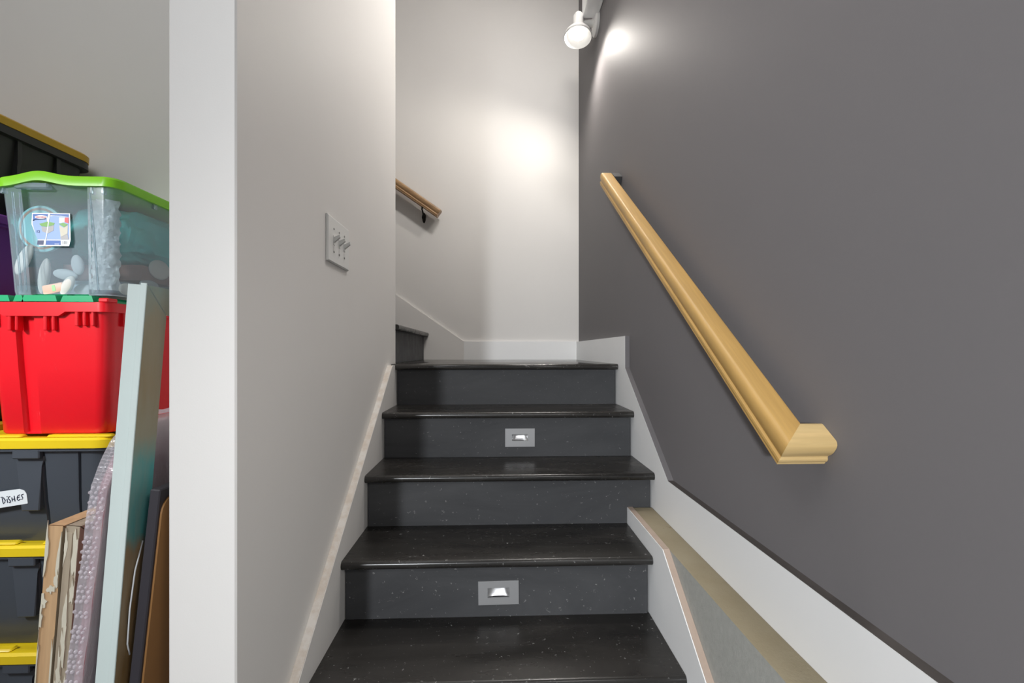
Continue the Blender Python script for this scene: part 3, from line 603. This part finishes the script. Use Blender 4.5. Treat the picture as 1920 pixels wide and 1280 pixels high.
def pad(name, x, y, z, a, b, c, rot, m, label, g='foam pieces inside the clear tote'):
    return inside(obj(name, blob(bmesh.new(), (0, 0, 0), a, c, b), M[m], smooth=True), x, y, z, label, 'foam piece', rot, g)
pad('foam_piece', -0.135, -0.222, 0.118, 0.020, 0.055, 0.008, (0, 0.45, 0), 'white_pad', 'large white oval foam piece at left in the clear tote')
pad('foam_piece', -0.092, -0.200, 0.068, 0.018, 0.060, 0.010, (0.1, 0.25, 0), 'white_pad', 'tall off white foam piece standing below the round lid')
pad('foam_piece', -0.020, -0.205, 0.073, 0.040, 0.018, 0.008, (0, 0.15, 0), 'grey_pad', 'flat leaf shaped foam piece below the sticker')
pad('foam_piece', 0.020, -0.206, 0.105, 0.020, 0.034, 0.008, (0, -0.2, 0), 'grey_pad', 'greyish rounded foam piece right of the sticker corner')
pad('foam_piece', 0.002, -0.222, 0.034, 0.018, 0.036, 0.008, (0, 0.55, 0), 'white_pad', 'pale slanted foam piece by the tote bottom, centre')
pad('foam_piece', 0.030, -0.190, 0.024, 0.035, 0.020, 0.012, (0, 0, 0), 'grey_pad', 'grey foam lump at the bottom left of the film bundle')
pad('foam_piece', 0.150, -0.020, 0.122, 0.012, 0.036, 0.052, (0, 0, 0), 'white_pad', 'big cream foam lump beside the brown box, right end')
pad('foam_piece', 0.142, -0.060, 0.058, 0.012, 0.020, 0.045, (0, 0, 0), 'grey_pad', 'greyish foam piece lying below the brown box')
pad('foam_piece', 0.145, -0.165, 0.030, 0.012, 0.020, 0.030, (0, 0, 0), 'white_pad', 'small cream foam piece in the near right tote corner')
cb = inside(obj('candy_packet', bx(-0.034, 0.034, -0.006, 0.006, -0.016, 0.016, bev=0.005, seg=2), M['candy'], smooth=True), -0.040, -0.222, 0.024, 'pink and green striped packet on the tote bottom', 'packet', (0, -0.2, 0))
obj('stripe', bx(-0.006, 0.014, -0.0066, 0.0066, -0.0145, 0.0145, bev=0.005), M['candy_green'], cb)
# film-wrapped white bundle at the front right corner
bm = bmesh.new(); n, m = 14, 40; V = {}
for a in range(n + 1):
    for b in range(m + 1):
        V[a, b] = bm.verts.new((-0.045 + 0.090 * a / n, 0.006 * math.sin(a * 1.3 + b * 0.5) * math.sin(b * 0.9) + random.uniform(-0.0035, 0.0035) + 0.020 * (2 * a / n - 1) ** 4, -0.15 + 0.30 * b / m))
for a in range(n):
    for b in range(m): bm.faces.new((V[a, b], V[a + 1, b], V[a + 1, b + 1], V[a, b + 1]))
bmesh.ops.solidify(bm, geom=bm.faces[:], thickness=0.012)
t = NT('crinkled_white_film'); t.base(t.mix(t.noise(16, 5), (0.66, 0.76, 0.82, 1), (0.95, 0.96, 0.94, 1))); t.set(0.18, 0, 0.6); t.bump(t.noise(40, 5, 0.65, (1, 1, 0.5), 2), 0.6, 0.004); M['bundle'] = t.m
inside(obj('film_bundle', bm, M['bundle'], smooth=True), 0.095, -0.205, 0.172, 'crinkled white film bundle in the near right tote corner', 'packing film')
# teal cloth filling the right half
bm = bmesh.new(); r_ = bmesh.ops.create_icosphere(bm, subdivisions=5, radius=1)
from mathutils import noise as mnoise
for v in r_['verts']:
    c = v.co.copy(); k = 1 + 0.16 * mnoise.noise(c * 2.3 + Vector((4, 1, 7))) + 0.07 * mnoise.noise(c * 6)
    q = Vector([math.copysign(abs(w) ** 0.6, w) for w in c]); v.co = Vector((max(-0.15, min(0.148, q.x * 0.135 * k)), q.y * 0.160 * k, max(-0.105, min(0.105, q.z * 0.10 * k))))
inside(obj('teal_cloth', bm, M['teal_cloth'], smooth=True), -0.005, 0.045, 0.235, 'teal cloth bundle filling the back of the clear tote', 'cloth')
inside(obj('cardboard_box', bx(-0.125, 0.146, -0.10, 0.06, -0.028, 0.028, bev=0.002), M['brown_box']), 0.0, 0.0, 0.098, 'long brown cardboard box below the teal cloth', 'box')
t = NT('slate_cloth'); t.base(t.mix(t.noise(9, 5), (0.20, 0.27, 0.34, 1), (0.40, 0.48, 0.55, 1))); t.set(0.8); M['slate'] = t.m
bm = bmesh.new(); r_ = bmesh.ops.create_icosphere(bm, subdivisions=4, radius=1)
for v in r_['verts']:
    c = v.co.copy(); k = 1 + 0.1 * mnoise.noise(c * 2.5); q = Vector([math.copysign(abs(w) ** 0.5, w) for w in c]); v.co = Vector((q.x * 0.136 * k, q.y * 0.19 * k, q.z * 0.030 * k))
inside(obj('folded_cloth', bm, M['slate'], smooth=True), 0, 0.03, 0.038, 'slate blue folded cloth lying on the clear tote floor', 'cloth')

# left stack, mostly hidden behind the front totes
LX, LY, LW, LD = -2.063, 1.80, 0.300, 0.27
GL = 'totes of the back left stack'
for z, lb_ in ((0.0, 'dark tote on the floor at the bottom of the back left stack'), (0.38, 'dark tote second from the floor in the back left stack')): black_tote('storage_tote', (LX, LY, z), lb_, LW, LD, 0.385, M['tote_char'], M['lid_gold'], GL, simple=True)
black_tote('storage_tote', (LX, LY, 0.76), 'dark tote with golden lid showing behind the lower left of the red tote', LW, LD, 0.385, M['tote_char'], M['lid_gold'], GL, simple=True)
black_tote('storage_tote', (LX, LY, 1.14), 'dark tote below the purple tote, behind the red tote', LW, LD, 0.385, M['tote_char'], M['tote_char'], GL, simple=True)
black_tote('storage_tote', (LX, LY, 1.52), 'purple tote showing at the left edge behind the clear tote', LW + 0.01, LD, 0.365, M['purple'], M['purple'], GL, simple=True)
tt = black_tote('storage_tote', (LX, LY, 1.88), 'charcoal tote with golden yellow lid, highest of all the totes', LW, LD, 0.365, M['tote_char'], M['lid_gold'], GL, simple=True)
for y in (-0.05, 0.10):
    z2 = 0.365 - 0.052
    obj('rib', pz([(y, 0.02), (y + 0.012, 0.02), (y + 0.012, z2 - 0.12), (y + 0.018, z2 - 0.10), (y + 0.018, z2), (y + 0.002, z2), (y + 0.002, z2 - 0.10), (y, z2 - 0.12)], 'x', LW - 0.05, LW - 0.008), M['tote_char'], tt)
obj('rim', loft(bmesh.new(), [ring(LW - 0.004, LD - 0.004, 0.06, 0.365 - 0.075), ring(LW + 0.003, LD + 0.003, 0.063, 0.365 - 0.072), ring(LW + 0.002, LD + 0.002, 0.063, 0.365 - 0.043), ring(LW - 0.004, LD - 0.004, 0.06, 0.365 - 0.043)]), M['tote_char'], tt, smooth=True)

# ------------------------------------------------------------------ pictures and frames leaning by the partition
def stripe_frame(T, t, L, H, w, mat_edge, mat_face, x0=0.0):
    """open mitred frame: two stiles, two rails; thickness along x, length along y"""
    for name, q in (('stile', [(0, 0), (0, H), (w, H - w), (w, w)]), ('stile', [(L, 0), (L, H), (L - w, H - w), (L - w, w)]),
                    ('rail', [(0.003, H), (L - 0.003, H), (L - w, H - w + 0.003), (w, H - w + 0.003)]), ('rail', [(0.0012, 0), (L - 0.0012, 0), (L - w, w - 0.0012), (w, w - 0.0012)])):
        bm = pz(q, 'x', x0, x0 + t)
        for f in bm.faces: f.normal_update()
        bmesh.ops.recalc_face_normals(bm, faces=bm.faces)
        for f in bm.faces: f.material_index = 1 if f.normal.x > 0.8 else 0
        obj(name, bm, [mat_edge, mat_face], T)
# mint frame
mf = empty('picture_frame', (-0.820, 0.89, 0), 'tall mint white picture frame with teal and brown washed side, leaning', 'frame', None, (0, 0.0804, 0))
stripe_frame(mf, 0.036, 0.56, 1.523, 0.056, M['mint'], M['teal_wood'])
obj('edge_strip', bx(0.0245, 0.0362, -0.0025, -0.0002, 0.0, 1.5265, bev=0.0008), M['mint'], mf)
obj('hanging_wire', tube(bmesh.new(), [(0.0375, 0.040, 1.02), (0.042, 0.020, 0.97), (0.044, 0.012, 0.90), (0.042, 0.016, 0.83), (0.0375, 0.03, 0.80)], 0.0014, 6), M['p_white'], mf)['label'] = 'loose pale hanging wire'
# black edged canvas
bc = empty('canvas', (-0.782, 0.895, 0), 'black edged canvas with brown hardboard back, leaning nearest the partition', 'picture', None, (0, 0.1068, 0))
obj('canvas_edge', bx(0, 0.0195, 0, 0.5, 0, 1.132, bev=0.002), M['canvas_black'], bc)
bm = bmesh.new(); pts = [(0.006, 0.0), (0.006, 1.085)]
for i in range(1, 7): a = math.pi - math.pi / 2 * i / 6; pts.append((0.036 + 0.03 * math.cos(a), 1.085 + 0.03 * math.sin(a)))
pts += [(0.49, 1.115), (0.49, 0.0)]
obj('backing_board', prism(bm, pts, None, 'x', 0.0197, 0.0235), M['hardboard'], bc)['label'] = 'brown hardboard back'
# bubble wrapped picture
bw = empty('wrapped_picture', (-0.9095, 0.89, 0), 'bubble wrapped rose picture leaning between the mint frame and peeling frames', 'picture', None, (0, 0.125, 0))
outl = [(0, 0), (0, 1.145), (0.03, 1.222), (0.075, 1.268), (0.5, 1.268), (0.5, 0)]
ins = [(0.012, 0.01), (0.012, 1.135), (0.04, 1.208), (0.082, 1.252), (0.49, 1.252), (0.49, 0.01)]
obj('picture', pz(ins, 'x', 0.006, 0.024), M['rose'], bw)
bm = bmesh.new()
def fr_pt(s):     # outline of the wrap's front edge, s in 0..1 up the front then over the top
    if s < 0.8: return (0.0, s / 0.8 * 1.145)
    if s < 0.88: q = (s - 0.8) / 0.08; return (0.03 * q, 1.145 + 0.077 * q)
    if s < 0.94: q = (s - 0.88) / 0.06; return (0.03 + 0.045 * q, 1.222 + 0.046 * q)
    q = (s - 0.94) / 0.06; return (0.075 + 0.425 * q, 1.268)
n, m = 9, 300; V = {}
for b in range(m + 1):
    y, z = fr_pt(b / m)
    for a in range(n + 1):
        u = a / n
        bul = 0.0045 * abs(math.sin(u * math.pi * 3)) * (b % 2) * random.uniform(0.5, 1) + 0.0012 * math.sin(b * 0.23)
        V[a, b] = bm.verts.new((0.031 * u, y - bul, z + bul * (1 if b / m > 0.8 else 0)))
for b in range(m):
    for a in range(n): bm.faces.new((V[a, b], V[a + 1, b], V[a + 1, b + 1], V[a, b + 1]))
side = [bm.verts.new((0.0312 + 0.0, y, z)) for y, z in outl]; bm.faces.new(side)
o = obj('bubble_wrap', bm, M['film'], bw, smooth=True); o['label'] = 'clear bubble wrap'
bm = bmesh.new()
for b in range(122):
    y, z = fr_pt(min(0.93, (b + 0.5) * 0.0094 / 1.145 * 0.8))
    if (b + 0.5) * 0.0094 / 1.145 * 0.8 > 0.93: break
    if random.random() < 0.12: continue
    for a in range(3):
        x = 0.0050 + a * 0.0095 + (b % 2) * 0.0035 + random.uniform(-0.0012, 0.0012); r = random.uniform(0.0026, 0.0042); z += random.uniform(-0.001, 0.001)
        loft(bm, [[Vector((x + r * q * math.cos(2 * math.pi * k / 7), y - 0.003 - h, z + r * q * math.sin(2 * math.pi * k / 7))) for k in range(7)] for q, h in ((1, 0), (0.9, 0.0022), (0.45, 0.0036))], False, True)
o = obj('bubbles', bm, M['bubble'], bw, smooth=True); o['kind'] = 'stuff'; o['label'] = 'rows of small air bubbles'
# peeling frames
def flakes(T, spec, x0, x1):
    for (u, v, w, h) in spec:
        n = 13; P = []
        for q in range(n):
            a = 2 * math.pi * q / n; rr = random.uniform(0.35, 1.15)
            P.append((min(max(x0 + (x1 - x0) * u + w * math.cos(a) * rr, x0), x1), v + h * math.sin(a) * rr))
        obj('paint_flake', pz(P, 'y', -random.uniform(0.0014, 0.0026), -0.0002), M['flake'], T)
p1 = empty('picture_frame', (-0.9815, 0.95, 0), 'bare pine frame with peeling cream paint, leftmost of the leaning frames', 'frame', None, (0, 0.076, 0))
stripe_frame(p1, 0.030, 0.5, 1.042, 0.06, M['bare_wood'], M['grey_wood'])
flakes(p1, [(0.0, 0.985, 0.009, 0.06), (0.95, 0.985, 0.007, 0.05), (0.1, 0.89, 0.012, 0.018), (0.0, 0.86, 0.008, 0.03), (1.0, 0.74, 0.004, 0.10), (1.0, 0.60, 0.006, 0.10), (0.0, 0.76, 0.003, 0.08), (0.9, 0.935, 0.006, 0.02), (0.55, 0.915, 0.010, 0.012)], 0, 0.030)
p2 = empty('picture_frame', (-0.9470, 0.945, 0), 'grey weathered frame with cream paint flakes beside the bare pine frame', 'frame', None, (0, 0.083, 0))
stripe_frame(p2, 0.026, 0.5, 1.043, 0.06, M['grey_wood'], M['grey_wood'])
flakes(p2, [(0.85, 0.985, 0.008, 0.055), (0.1, 1.0, 0.007, 0.04), (0.5, 0.87, 0.006, 0.05), (0.55, 0.80, 0.006, 0.05), (0.35, 0.74, 0.006, 0.06), (0.75, 0.70, 0.008, 0.06), (0.4, 0.62, 0.009, 0.05), (0.9, 0.91, 0.007, 0.03), (0.2, 0.68, 0.004, 0.05)], 0, 0.026)
obj('step_strip', bx(0.0, 0.014, -0.0014, 0.0, 0.0, 1.030, bev=0.0005), M['grey_wood'], p2)
